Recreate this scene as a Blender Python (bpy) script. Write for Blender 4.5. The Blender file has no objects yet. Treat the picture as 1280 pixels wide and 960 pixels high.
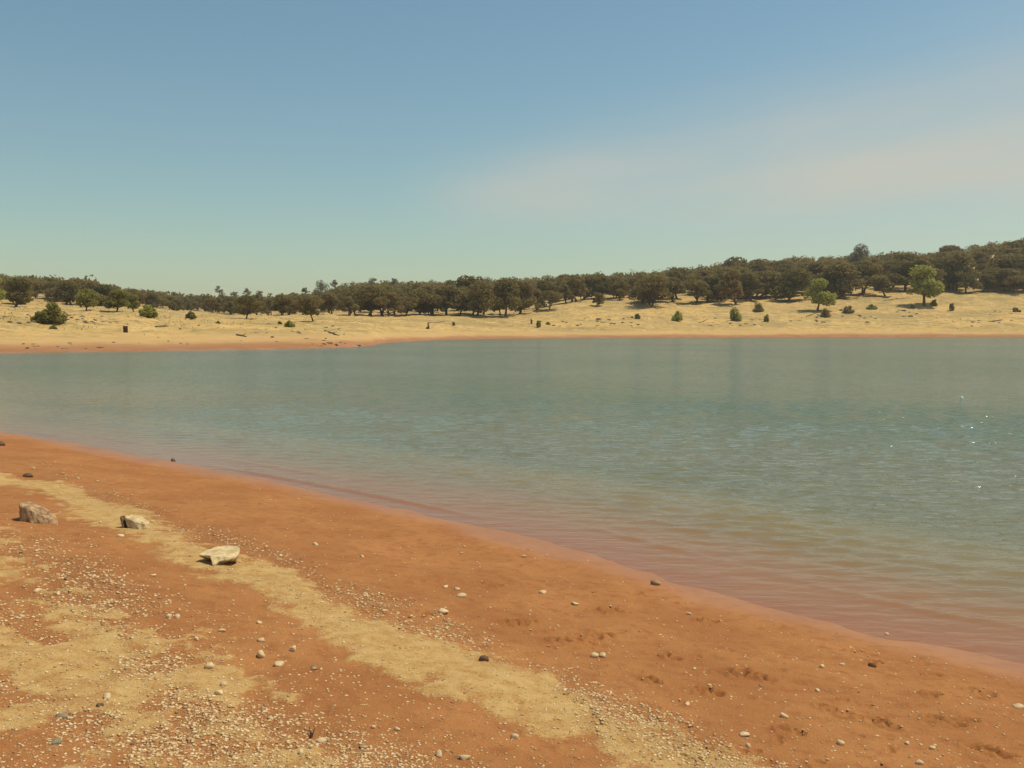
import bpy, math, random
import numpy as np
from mathutils import Vector

# ------------------------------------------------------------------ camera
F = 1100.0; PW, PH = 1280.0, 960.0; HOR = 408.0
CAM_H = 2.3                                  # eye above the lake surface
PITCH = math.atan((PH/2-HOR)/F)
scn = bpy.context.scene
COL = scn.collection
cam_d = bpy.data.cameras.new('camera'); cam = bpy.data.objects.new('camera', cam_d); COL.objects.link(cam)
cam_d.sensor_width = 36.0; cam_d.lens = 36.0*F/PW; cam_d.clip_end = 8000; cam_d.clip_start = 0.05
cam.location = (0, 0, CAM_H); cam.rotation_euler = (math.pi/2-PITCH, 0, 0)
scn.camera = cam

# ------------------------------------------------------------------ sky + sun
SUN_AZ, SUN_EL = math.radians(76), math.radians(65)
sun_dir = Vector((math.sin(SUN_AZ)*math.cos(SUN_EL), math.cos(SUN_AZ)*math.cos(SUN_EL), math.sin(SUN_EL)))
world = bpy.data.worlds.new('World'); scn.world = world; world.use_nodes = True
nt = world.node_tree; nt.nodes.clear()
def wn(t, **k):
    n = nt.nodes.new(t)
    for a, b in k.items(): setattr(n, a, b)
    return n
def wmath(op, a, b=None, c=None, clamp=False):
    n = wn('ShaderNodeMath', operation=op); n.use_clamp = clamp
    for i, v in enumerate((a, b, c)):
        if v is None: continue
        if isinstance(v, (int, float)): n.inputs[i].default_value = v
        else: nt.links.new(v, n.inputs[i])
    return n.outputs[0]
sky = wn('ShaderNodeTexSky', sky_type='NISHITA', sun_disc=False)
sky.sun_elevation = SUN_EL; sky.sun_rotation = SUN_AZ
sky.altitude = 150; sky.air_density = 1.45; sky.dust_density = .3; sky.ozone_density = 1.0
tint = wn('ShaderNodeMix', data_type='RGBA', blend_type='MULTIPLY'); tint.inputs[0].default_value = 1
nt.links.new(sky.outputs[0], tint.inputs[6]); tint.inputs[7].default_value = (.79, .955, .935, 1)
# thin veil of high cloud, a long slanting streak that carries on past both sides of the frame
tc = wn('ShaderNodeTexCoord'); sep = wn('ShaderNodeSeparateXYZ'); nt.links.new(tc.outputs['Generated'], sep.inputs[0])
az = wmath('ARCTAN2', sep.outputs[0], sep.outputs[1]); el = wmath('ARCSINE', sep.outputs[2])
cmb = wn('ShaderNodeCombineXYZ'); nt.links.new(wmath('MULTIPLY', az, 3.2), cmb.inputs[0]); nt.links.new(wmath('MULTIPLY', wmath('SUBTRACT', el, wmath('MULTIPLY', az, .10)), 15.0), cmb.inputs[1])
cn = wn('ShaderNodeTexNoise', noise_dimensions='2D'); cn.inputs['Scale'].default_value = 1.1; cn.inputs['Detail'].default_value = 4; cn.inputs['Roughness'].default_value = .45
nt.links.new(cmb.outputs[0], cn.inputs['Vector'])
# band centre climbs to the right, gets wider to the right
ctr = wmath('ADD', wmath('MULTIPLY', az, .055), .148)
wid = wmath('MAXIMUM', wmath('ADD', wmath('MULTIPLY', az, .09), .044), .02)
dd = wmath('DIVIDE', wmath('SUBTRACT', el, ctr), wid)
band = wmath('POWER', 2.718, wmath('MULTIPLY', wmath('MULTIPLY', dd, dd), -1.0))
side = wn('ShaderNodeMapRange', interpolation_type='SMOOTHSTEP'); nt.links.new(az, side.inputs[0])
side.inputs[1].default_value = -.16; side.inputs[2].default_value = .10; side.inputs[3].default_value = 0; side.inputs[4].default_value = 1
cf = wmath('MULTIPLY', wmath('MULTIPLY', band, side.outputs[0]), wmath('ADD', wmath('MULTIPLY', cn.outputs[0], .9), .1))
cf = wmath('MULTIPLY', cf, 1.2, clamp=True)
cmix = wn('ShaderNodeMix', data_type='RGBA'); nt.links.new(cf, cmix.inputs[0]); nt.links.new(tint.outputs[2], cmix.inputs[6])
CLOUD_COL = (6.4, 6.15, 5.3, 1); cmix.inputs[7].default_value = CLOUD_COL
bg = wn('ShaderNodeBackground'); nt.links.new(cmix.outputs[2], bg.inputs[0]); bg.inputs[1].default_value = .088
wo = wn('ShaderNodeOutputWorld'); nt.links.new(bg.outputs[0], wo.inputs[0])

sl = bpy.data.lights.new('sun', 'SUN'); so = bpy.data.objects.new('sun', sl); COL.objects.link(so)
sl.energy = 3.9; sl.angle = math.radians(.53); sl.color = (1.0, .90, .70)
so.rotation_euler = sun_dir.to_track_quat('Z', 'Y').to_euler(); so.location = (30, 40, 60)
scn.view_settings.view_transform = 'Standard'; scn.view_settings.look = 'None'
scn.view_settings.exposure = 0.06; scn.view_settings.gamma = 1.0; scn.view_settings.use_curve_mapping = False

# ------------------------------------------------------------------ numeric helpers
rng = np.random.default_rng(7); random.seed(7)
def vnoise(x, y, seed=0):
    x = np.asarray(x, float); y = np.asarray(y, float)
    xi = np.floor(x).astype(np.int64); yi = np.floor(y).astype(np.int64); fx = x-xi; fy = y-yi
    fx = fx*fx*fx*(fx*(fx*6-15)+10); fy = fy*fy*fy*(fy*(fy*6-15)+10)
    def h(a, b):
        n = (a*374761393+b*668265263+seed*974634777) & 0xffffffff
        n = ((n ^ (n >> 13))*1274126177) & 0xffffffff
        return ((n ^ (n >> 16)) & 0xffff)/65535.0
    return (h(xi, yi)*(1-fx)+h(xi+1, yi)*fx)*(1-fy)+(h(xi, yi+1)*(1-fx)+h(xi+1, yi+1)*fx)*fy
def fbm(x, y, seed=0, oct=4):
    s = 0; a = .5
    for i in range(oct):
        s = s+a*(vnoise(x*2**i, y*2**i, seed+i*17)-.5); a *= .5
    return s                                  # about -0.5 .. 0.5
def sstep(a, b, x):
    t = np.clip((np.asarray(x, float)-a)/(b-a), 0, 1); return t*t*(3-2*t)

def ray(px, py):
    a = (px-PW/2)/F; v = -(py-PH/2)/F
    return np.array([a, math.cos(PITCH)+v*math.sin(PITCH), -math.sin(PITCH)+v*math.cos(PITCH)])
def at_depth(px, py, Y):
    d = ray(px, py); t = Y/d[1]; return (t*d[0], Y, CAM_H+t*d[2])
def yw(py):                                   # depth where a row meets the lake level
    d = ray(PW/2, py); return CAM_H/-d[2]*d[1]

# ---- near shoreline (water edge) in ground coordinates
SH = [(-400, 497), (-160, 518), (0, 540), (130, 562), (260, 588), (400, 614), (520, 638), (640, 667), (760, 700), (880, 735), (1000, 768), (1120, 796), (1280, 828), (1500, 872)]
SHP = []
for px, py in SH:
    Y = yw(py); SHP.append(((px-640)/F*Y, Y))
SHP = [(-60, 46), (-34, 31.5)]+SHP+[(7, 3.6), (11, -1), (18, -10)]
SHP = np.array(SHP)
def poly_dist(x, y, P):
    best = np.full(np.shape(x), 1e9); sgn = np.zeros(np.shape(x)); arc = np.zeros(np.shape(x)); s0 = 0
    for i in range(len(P)-1):
        ax, ay = P[i]; bx, by = P[i+1]; dx, dy = bx-ax, by-ay; L2 = dx*dx+dy*dy
        t = np.clip(((x-ax)*dx+(y-ay)*dy)/L2, 0, 1)
        ex = x-ax-t*dx; ey = y-ay-t*dy; d = np.hypot(ex, ey); m = d < best
        best = np.where(m, d, best); sgn = np.where(m, np.sign(dy*(x-ax)-dx*(y-ay)), sgn); arc = np.where(m, s0+t*math.sqrt(L2), arc)
        s0 += math.sqrt(L2)
    return best, sgn, arc
def near_d(x, y):                             # + on the camera's beach, - over the lake
    d, s, a = poly_dist(x, y, SHP); return d*s
def beach_base(d):
    land = .055*d+.075*np.maximum(d-.5, 0)-.02*np.maximum(d-7, 0)-.08*np.maximum(d-25, 0)
    wat = np.maximum(.06*d+.015*np.minimum(d+1.5, 0), -3.2)
    return np.where(d > 0, land, wat)
# ---- far shore: ground height by bearing and distance, surveyed from the picture rows
TBL = {
 -260: (447, [(72, 440), (84, 414), (98, 394), (112, 384), (150, 376), (200, 372), (300, 366), (450, 358), (700, 352)]),
 0:    (441, [(80, 434), (92, 415), (104, 400), (118, 391), (150, 385), (190, 381), (260, 375), (400, 366), (600, 360)]),
 80:   (440, [(84, 433), (97, 415), (110, 400), (128, 391), (158, 386), (200, 382), (300, 376), (450, 369), (650, 365)]),
 160:  (439, [(87, 432), (100, 416), (115, 401), (135, 390), (150, 387.5), (200, 386), (300, 382), (450, 377), (650, 373)]),
 240:  (438, [(90, 431), (105, 416), (125, 403), (150, 396.5), (165, 395), (220, 393), (320, 389), (450, 386), (700, 384)]),
 320:  (437, [(93, 430), (110, 416), (130, 406), (160, 399), (175, 397.5), (220, 395), (300, 393), (450, 389), (700, 384)]),
 400:  (435, [(97, 428), (112, 417.5), (135, 408), (165, 400), (190, 396), (220, 393.5), (300, 389), (450, 381), (700, 376)]),
 440:  (433.5, [(102, 428), (118, 418), (142, 408), (172, 400), (198, 395), (230, 392), (310, 384), (450, 374), (700, 369)]),
 464:  (432, [(109, 427), (126, 417), (150, 408), (180, 400), (205, 394.5), (240, 391), (320, 382), (450, 372), (700, 367)]),
 484:  (428, [(130, 424), (141, 418), (160, 409), (185, 400), (210, 394.5), (245, 390), (330, 381), (460, 371), (700, 366)]),
 560:  (424.5, [(160, 420), (168, 415.5), (185, 406), (205, 397), (222, 393), (260, 389), (350, 380), (500, 370), (700, 364)]),
 640:  (423.2, [(173, 419), (181, 414), (195, 405), (210, 396.5), (230, 391), (270, 385), (350, 376), (500, 365), (700, 360)]),
 720:  (422.5, [(178, 419), (187, 412), (200, 402.5), (216, 390), (236, 380), (270, 374), (350, 370), (500, 364), (700, 361)]),
 800:  (422.1, [(182, 418), (191, 411), (205, 400), (222, 388.5), (240, 379), (270, 372), (330, 366), (450, 360), (700, 358)]),
 920:  (421.6, [(188, 417), (197, 410), (210, 399), (228, 385.5), (250, 374), (280, 366), (340, 356), (450, 346), (700, 344)]),
 1020: (421.4, [(190, 416), (199, 409), (212, 398), (228, 386), (250, 372), (280, 364), (340, 350), (450, 340), (700, 338)]),
 1155: (421.1, [(193, 416), (202, 408), (214, 396), (229, 382.5), (250, 367), (275, 357), (330, 344), (430, 334), (700, 332)]),
 1280: (420.9, [(195, 415), (204, 408), (216, 395), (231, 382), (250, 366), (275, 351), (320, 331), (430, 319), (700, 318)]),
 1560: (420.6, [(196, 415), (205, 408), (217, 394), (231, 380), (250, 363), (275, 346), (320, 325), (430, 312), (700, 311)]),
}
US = np.linspace((-260-640)/F, (1560-640)/F, 365); SS = np.linspace(math.log(40), math.log(2600), 640)
tab = []; cols = sorted(TBL)
for px in cols:
    sh, L = TBL[px]; Ys = yw(sh)
    P = [(40, -3.4), (Ys*.75, -3.0), (Ys-2.5, -.35), (Ys, 0)]+[(Y, at_depth(px, py, Y)[2]) for Y, py in L]
    zl = P[-1][1]; P += [(1000, zl+6), (1500, zl-8), (2600, zl-60)]
    tab.append(np.interp(SS, np.log([p[0] for p in P]), [p[1] for p in P]))
tab = np.array(tab); UC = (np.array(cols)-640)/F
G = np.stack([np.interp(US, UC, tab[:, j]) for j in range(len(SS))], 1)
k = np.exp(-np.linspace(-2, 2, 7)**2); k /= k.sum()
G = np.apply_along_axis(lambda v: np.convolve(np.pad(v, 3, 'edge'), k, 'valid'), 1, G)
k2 = np.exp(-np.linspace(-2, 2, 9)**2); k2 /= k2.sum()
G = np.apply_along_axis(lambda v: np.convolve(np.pad(v, 4, 'edge'), k2, 'valid'), 0, G)
def far_h(x, y):
    yy = np.maximum(y, 1e-3); u = np.clip(x/yy, US[0], US[-1]-1e-9); s = np.clip(np.log(np.maximum(yy, 40.01)), SS[0], SS[-1]-1e-9)
    fu = (u-US[0])/(US[1]-US[0]); fs = (s-SS[0])/(SS[1]-SS[0]); i = np.minimum(fu.astype(int), len(US)-2); j = np.minimum(fs.astype(int), len(SS)-2); a = fu-i; b = fs-j
    z = (G[i, j]*(1-a)+G[i+1, j]*a)*(1-b)+(G[i, j+1]*(1-a)+G[i+1, j+1]*a)*b
    return np.where(y < 40, -3.4, z)

T_HIT = np.exp(np.linspace(math.log(.8), math.log(60), 2600))
def beach_hit(px, py):                        # pixel -> point on the smooth beach
    d = ray(px, py); P = d[None, :]*T_HIT[:, None]
    w_ = np.where(CAM_H+P[:, 2] <= beach_base(near_d(P[:, 0], P[:, 1])))[0]; i = w_[0] if len(w_) else -1
    return (float(P[i, 0]), float(P[i, 1]))
def px_line(pts): return np.array([beach_hit(*p) for p in pts])

# dry pale silt strips and gravel lines on the beach
STRIP_A = px_line([(-140, 573), (-60, 585), (0, 598), (60, 606), (110, 628), (150, 648), (200, 672), (250, 694), (310, 716), (360, 742), (410, 770), (460, 792), (520, 815), (580, 838), (640, 864), (720, 898), (800, 932), (880, 968), (960, 1005)])
STRIP_B = px_line([(-160, 650), (-60, 680), (0, 705), (50, 735), (90, 775), (130, 815), (160, 860), (200, 905), (250, 955), (320, 1010)])
STRIP_C = px_line([(-80, 800), (0, 800), (60, 830), (110, 880), (190, 895)])
GRAV_A = px_line([(-80, 560), (40, 580), (110, 608), (190, 645), (260, 668), (330, 690), (400, 724), (470, 757), (540, 783), (600, 812), (660, 838), (720, 868), (790, 900), (860, 930), (950, 968)])
GRAV_B = px_line([(-60, 640), (20, 668), (60, 690), (100, 715), (150, 770), (195, 800), (215, 835), (260, 870), (320, 915), (380, 945), (450, 985)])
GRAV_C = px_line([(-30, 760), (40, 860), (120, 905), (200, 930), (330, 955)])

# footprints and scuffs pressed into the damp clay: (px, py, width px, tilt)
SCUFF = [(758, 765, 36, -.2), (742, 798, 56, -.5), (838, 821, 16, 0), (926, 847, 56, .1), (888, 863, 30, .3), (1048, 889, 44, .6), (816, 850, 22, .8), (1094, 833, 16, 0), (1170, 845, 14, 0), (1166, 873, 18, .3), (612, 732, 34, 0), (648, 778, 44, -.2), (700, 800, 26, .3), (1070, 818, 18, .1), (955, 852, 18, .1), (1180, 905, 26, .2), (1240, 940, 40, .1), (1210, 905, 18, 0), (800, 745, 18, .1), (660, 690, 12, 0), (990, 915, 26, .2), (1100, 905, 30, .5), (1230, 870, 26, .2), (880, 775, 24, .1), (530, 770, 18, .2)]
PITS = []
prng = random.Random(3)
for px, py, w, tl in SCUFF:
    cx, cy = beach_hit(px, py); m = math.hypot(cx, cy)/F*w
    n = max(2, int(w/7))
    for q in range(n):
        s = (q+.5)/n-.5; a = tl+prng.uniform(-.3, .3)
        PITS.append((cx+s*m*math.cos(tl), cy-s*m*math.sin(tl)*1.6+prng.uniform(-.05, .05), prng.uniform(.022, .042), prng.uniform(.022, .045), prng.uniform(.012, .026), a))
for q in range(140):                          # small random hoof and bird marks
    px, py = prng.uniform(420, 1280), prng.uniform(640, 960)
    cx, cy = beach_hit(px, py); d = float(near_d(np.array([cx]), np.array([cy]))[0])
    if .25 < d < 3.5: PITS.append((cx, cy, prng.uniform(.012, .024), prng.uniform(.01, .03), prng.uniform(.007, .014), prng.uniform(-.5, .5)))

def masks(x, y, d):
    wob = fbm(x*1.6, y*1.6, 5, 4); wob2 = fbm(x*5, y*5, 9, 3)
    da, _, aa = poly_dist(x, y, STRIP_A); db, _, ab = poly_dist(x, y, STRIP_B); dc, _, _ = poly_dist(x, y, STRIP_C)
    wa = .29+.10*(vnoise(aa*.8, aa*0+3.3, 2)-.5)
    wob3 = fbm(x*14, y*14, 19, 2)
    pale = 1-sstep(-.12, .13, da+wob*.45+wob2*.4+wob3*.25-wa)
    pb = 1-sstep(-.15, .15, db+wob*1.3+wob2*1.3+wob3*.5-.22)
    pc = 1-sstep(-.15, .15, dc+wob*1.0+wob2*1.2+wob3*.5-.14)
    far_left = sstep(5.2, 8.5, d)*sstep(-.05, .2, wob+.02)
    pale = np.maximum(np.maximum(pale*.95, pb*.9), np.maximum(pc*.85, far_left*.6))
    g = np.maximum(np.exp(-(poly_dist(x, y, GRAV_A)[0]/.26)**2), .9*np.exp(-(poly_dist(x, y, GRAV_B)[0]/.34)**2))
    g = np.maximum(g, .6*np.exp(-(poly_dist(x, y, GRAV_C)[0]/.34)**2))
    g = np.maximum(g, pale*.30)*np.clip(.62+wob*2.6+wob2*1.2, .04, 1.3)
    return np.clip(pale, 0, 1), np.clip(g, 0, 1)

def ground_h(x, y, fine=True):
    x = np.asarray(x, float); y = np.asarray(y, float)
    d = near_d(x, y); wobs = (fbm(x*.55, y*.55, 77, 3)*.34+fbm(x*2.2, y*2.2, 78, 3)*.16)
    near = (np.hypot(x, y) < 70)
    dn = d+wobs*near
    zb = beach_base(dn)
    zf = far_h(x, y)
    amp = sstep(-.5, 2.5, zf)*sstep(60, 110, y)
    zf = zf+amp*(fbm(x*.07, y*.07, 21, 4)*1.1+fbm(x*.45, y*.45, 31, 4)*.75)
    lip = sstep(60, 80, y)
    zf = zf+lip*np.exp(-((zf-.35)/.3)**2)*(.22*sstep(-.1, .2, fbm(x*.11, y*.11, 41, 3)))   # cut bank at high-water line
    if fine:
        q = near & (dn > -3)
        xx, yy, dq = x[q], y[q], dn[q]
        pale, g = masks(xx, yy, dq)
        damp = sstep(.0, 1.2, dq)
        r = fbm(xx*1.3, yy*1.3, 51, 4)*.05*damp+fbm(xx*6, yy*6, 61, 3)*.024*damp*(.45+1.1*g+.5*sstep(3, 4.5, dq))+.012*pale
        r += fbm(xx*18, yy*18, 63, 2)*.012*(.15+g)*damp*sstep(14, 8, np.hypot(xx, yy))
        for (cx, cy, dep, rx, ry, a) in PITS:
            m = (np.abs(xx-cx) < .22) & (np.abs(yy-cy) < .22)
            if not m.any(): continue
            ux, uy = xx[m]-cx, yy[m]-cy; ca, sa = math.cos(a), math.sin(a)
            e = ((ux*ca+uy*sa)/rx)**2+((-ux*sa+uy*ca)/(ry*1.6))**2
            r[m] += -dep*np.exp(-e**2.5)+dep*.4*np.exp(-((np.sqrt(e)-1.6)/.35)**2)
        zb[q] += r
    return np.where(y > 45, np.maximum(zf, zb), zb) if True else zb
def gz(x, y): return float(ground_h(np.array([x]), np.array([y]))[0])
def spot(px, py, t0=1.5):                     # pixel -> point on the full ground
    d = ray(px, py); t = np.exp(np.linspace(math.log(70), math.log(700), 3000)); P = d[None, :]*t[:, None]; P[:, 2] += CAM_H
    h = ground_h(P[:, 0], P[:, 1], fine=False); w = np.where(P[:, 2] <= h)[0]
    i = w[0] if len(w) else len(t)-1
    return float(P[i, 0]), float(P[i, 1])

# ------------------------------------------------------------------ mesh + object helpers
def mesh_np(name, V, Fq, smooth=False):
    me = bpy.data.meshes.new(name); V = np.asarray(V, np.float32); Fq = np.asarray(Fq, np.int32)
    n = Fq.shape[1]
    me.vertices.add(len(V)); me.vertices.foreach_set('co', V.ravel())
    me.loops.add(Fq.size); me.loops.foreach_set('vertex_index', Fq.ravel())
    me.polygons.add(len(Fq)); me.polygons.foreach_set('loop_start', np.arange(0, Fq.size, n, dtype=np.int32))
    me.polygons.foreach_set('loop_total', np.full(len(Fq), n, np.int32))
    me.update(calc_edges=True)
    if smooth: me.polygons.foreach_set('use_smooth', np.ones(len(Fq), bool))
    return me
def fattr(me, name, arr):
    a = me.attributes.new(name, 'FLOAT', 'POINT'); a.data.foreach_set('value', np.asarray(arr, np.float32))
def obj(name, me, mat=None, parent=None, **props):
    o = bpy.data.objects.new(name, me); COL.objects.link(o)
    if mat is not None and me is not None and not me.materials: me.materials.append(mat)
    if parent is not None: o.parent = parent
    for a, b in props.items(): o[a] = b
    return o
def tag(o, label, cat, group=None):
    o['label'] = label; o['category'] = cat
    if group: o['group'] = group
    return o
def copy_tree(o, parent=None):
    c = o.copy(); COL.objects.link(c); c.parent = parent
    for ch in o.children: copy_tree(ch, c)
    return c

# ------------------------------------------------------------------ materials
class M:
    def __init__(s, name):
        s.m = bpy.data.materials.new(name); s.m.use_nodes = True; s.t = s.m.node_tree; s.t.nodes.clear()
        s.out = s.n('ShaderNodeOutputMaterial')
    def n(s, t, **k):
        x = s.t.nodes.new(t)
        for a, b in k.items(): setattr(x, a, b)
        return x
    def put(s, v, sock):
        if isinstance(v, (int, float)): sock.default_value = v
        elif isinstance(v, tuple): sock.default_value = v if len(v) == len(sock.default_value) else tuple(v)+(1,)
        else: s.t.links.new(v, sock)
    def math(s, op, a, b=None, clamp=False):
        x = s.n('ShaderNodeMath', operation=op); x.use_clamp = clamp; s.put(a, x.inputs[0])
        if b is not None: s.put(b, x.inputs[1])
        return x.outputs[0]
    def mix(s, f, a, b, mode='MIX'):
        x = s.n('ShaderNodeMix', data_type='RGBA', blend_type=mode); s.put(f, x.inputs[0]); s.put(a, x.inputs[6]); s.put(b, x.inputs[7]); return x.outputs[2]
    def rng(s, v, a, b, c=0., d=1., smooth=True):
        x = s.n('ShaderNodeMapRange'); x.interpolation_type = 'SMOOTHSTEP' if smooth else 'LINEAR'
        for i, q in enumerate((v, a, b, c, d)): s.put(q, x.inputs[i])
        return x.outputs[0]
    def noise(s, scale, detail=3, rough=.5, vec=None, out=0, dim='3D'):
        x = s.n('ShaderNodeTexNoise', noise_dimensions=dim); x.inputs['Scale'].default_value = scale; x.inputs['Detail'].default_value = detail; x.inputs['Roughness'].default_value = rough
        if vec is None: vec = s.pos()
        s.t.links.new(vec, x.inputs['Vector']); return x.outputs[out]
    def pos(s): return s.n('ShaderNodeNewGeometry').outputs['Position']
    def attr(s, name): return s.n('ShaderNodeAttribute', attribute_name=name).outputs['Fac']
    def map(s, vec, scale=(1, 1, 1), rot=(0, 0, 0)):
        x = s.n('ShaderNodeMapping'); s.t.links.new(vec, x.inputs[0]); x.inputs['Scale'].default_value = scale; x.inputs['Rotation'].default_value = rot; return x.outputs[0]
    def bump(s, h, strength=.5, dist=.02, nrm=None):
        x = s.n('ShaderNodeBump'); s.put(h, x.inputs['Height']); x.inputs['Strength'].default_value = strength; x.inputs['Distance'].default_value = dist
        if nrm is not None: s.t.links.new(nrm, x.inputs['Normal'])
        return x.outputs[0]
    def bsdf(s, color, rough=.9, spec=.2, nrm=None):
        x = s.n('ShaderNodeBsdfPrincipled'); s.put(color, x.inputs['Base Color']); s.put(rough, x.inputs['Roughness']); s.put(spec, x.inputs['Specular IOR Level'])
        if nrm is not None: s.t.links.new(nrm, x.inputs['Normal'])
        return x.outputs[0]
    def done(s, sh): s.t.links.new(sh, s.out.inputs[0]); return s.m

# ground: red clay, pale silt, dry grass on the far side
g = M('ground_clay_silt_grass')
pale, grav, wet, far, zel = (g.attr(n) for n in ('pale', 'gravel', 'wet', 'far', 'elev'))
n1 = g.noise(1.2, 5, .6); n2 = g.noise(9, 4, .6); n3 = g.noise(60, 3, .6); n4 = g.noise(220, 2, .6)
clay = g.mix(g.rng(n1, .35, .68), (.375, .150, .048), (.46, .200, .066))
clay = g.mix(g.math('MULTIPLY', g.rng(n2, .45, .72), .7), clay, (.30, .105, .034))
silt = g.mix(g.rng(n2, .3, .7), (.49, .30, .105), (.63, .425, .17))
pe = g.math('ADD', pale, g.math('ADD', g.math('MULTIPLY', g.math('SUBTRACT', n2, .5), 1.3), g.math('MULTIPLY', g.math('SUBTRACT', n3, .5), 1.6)))
pf = g.math('MULTIPLY', g.math('MULTIPLY', g.rng(pe, .12, 1.0), .92), g.rng(pale, 0., .2))
near_c = g.mix(pf, clay, silt)
near_c = g.mix(g.math('MULTIPLY', g.rng(n3, .56, .74), g.math('ADD', g.math('MULTIPLY', grav, .65), .10)), near_c, (.60, .46, .27))
near_c = g.mix(g.math('MULTIPLY', g.rng(n3, .44, .28), .35), near_c, (.26, .115, .045))
n5 = g.noise(28, 4, .7)
near_c = g.mix(g.rng(n4, .35, .65, .0, .25), near_c, (.25, .12, .05))
near_c = g.mix(g.math('MULTIPLY', g.rng(n5, .56, .72), g.math('SUBTRACT', .5, g.math('MULTIPLY', wet, .45))), near_c, (.235, .098, .036))
near_c = g.mix(g.math('MULTIPLY', wet, .45), near_c, (.35, .155, .075))
# far bank
f1 = g.noise(.045, 5, .6); f2 = g.noise(.35, 5, .65); f3 = g.noise(2.2, 4, .65)
fstr = g.noise(.5, 4, .6, g.map(g.pos(), (.35, 1, 2.5)))
grass = g.mix(g.rng(f1, .40, .60), (.57, .37, .135), (.47, .32, .12))
olive = g.noise(.09, 4, .6, g.map(g.pos(), (.5, 1, 3)))
grass = g.mix(g.math('MULTIPLY', g.rng(olive, .48, .60), .8), grass, (.36, .255, .10))
grass = g.mix(g.math('MULTIPLY', g.rng(f2, .5, .68), .75), grass, (.64, .445, .18))
f5 = g.noise(1.0, 4, .7)
grass = g.mix(g.math('MULTIPLY', g.rng(f5, .52, .64), .75), grass, (.25, .175, .075))
grass = g.mix(g.math('MULTIPLY', g.rng(fstr, .52, .66), .9), grass, (.30, .225, .10))
grass = g.mix(g.math('MULTIPLY', g.rng(f3, .54, .70), .6), grass, (.26, .185, .085))
redb = g.mix(g.rng(f2, .35, .65), (.37, .185, .09), (.32, .145, .062))
edge = g.math('ADD', zel, g.math('MULTIPLY', g.math('SUBTRACT', f2, .5), .9))
edge = g.math('ADD', edge, g.math('MULTIPLY', g.math('SUBTRACT', f1, .5), 1.0))
far_c = g.mix(g.rng(edge, .22, .9), redb, (.53, .335, .135))
far_c = g.mix(g.rng(edge, .6, 1.9), far_c, grass)
col = g.mix(far, near_c, far_c)
hgt = g.math('ADD', g.math('MULTIPLY', n3, g.math('ADD', g.math('MULTIPLY', grav, 1.2), .45)), g.math('MULTIPLY', n4, .35))
hgt = g.math('MULTIPLY', hgt, g.rng(wet, 0, 1, 1, .12))
nb = g.bump(hgt, .8, .022)
rough = g.rng(wet, .15, 1., .95, .45)
MAT_GROUND = g.done(g.bsdf(col, rough, g.rng(wet, .1, 1., .12, .32), nb))

# lake water: sky mirror over silty water that thickens with depth
w = M('lake_water')
dep = w.attr('depth')
wp = w.pos()
b1 = w.noise(1.0, 3, .55, w.map(wp, (2.0, 5.2, 1), (0, 0, .10)))
b2 = w.noise(1.0, 3, .6, w.map(wp, (3.0, 9.0, 1), (0, 0, -.12)))
b3 = w.noise(1.0, 3, .55, w.map(wp, (.42, 1.5, 1), (0, 0, .06)))
gust = w.noise(.05, 3, .5)
hh = w.math('ADD', w.math('MULTIPLY', b1, 1.0), w.math('MULTIPLY', b2, .34)); hh = w.math('ADD', hh, w.math('MULTIPLY', b3, w.rng(dep, .1, .6, .5, 2.2)))
hh = w.math('MULTIPLY', hh, w.rng(dep, 0., .35, .25, 1.))
hh = w.math('MULTIPLY', hh, w.rng(gust, .3, .7, .7, 1.15)); hh = w.math('MULTIPLY', hh, w.rng(w.attr('open'), 3., 18., 1., 1.3))
wnrm = w.bump(hh, 1.0, .062)
wc = w.mix(w.rng(dep, .02, .13), (.43, .245, .08), (.33, .23, .095))
wc = w.mix(w.rng(dep, .08, .30), wc, (.165, .16, .085))
wc = w.mix(w.rng(dep, .35, 1.2), wc, (.105, .150, .092))
dif = w.n('ShaderNodeBsdfDiffuse'); w.put(wc, dif.inputs[0])
w.t.links.new(wnrm, dif.inputs['Normal'])
tr = w.n('ShaderNodeBsdfTransparent'); tr.inputs[0].default_value = (.93, .80, .66, 1)
body = w.n('ShaderNodeMixShader'); w.put(w.rng(dep, 0., .22, .25, 1., smooth=False), body.inputs[0]); w.t.links.new(tr.outputs[0], body.inputs[1]); w.t.links.new(dif.outputs[0], body.inputs[2])
gl = w.n('ShaderNodeBsdfGlossy'); gl.inputs['Roughness'].default_value = .12; gl.inputs[0].default_value = (.95, .95, .95, 1); w.t.links.new(wnrm, gl.inputs['Normal'])
fr = w.n('ShaderNodeFresnel'); fr.inputs[0].default_value = 1.333; w.t.links.new(wnrm, fr.inputs['Normal'])
wm = w.n('ShaderNodeMixShader'); w.t.links.new(fr.outputs[0], wm.inputs[0]); w.t.links.new(body.outputs[0], wm.inputs[1]); w.t.links.new(gl.outputs[0], wm.inputs[2])
MAT_WATER = w.done(wm.outputs[0])

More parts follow.
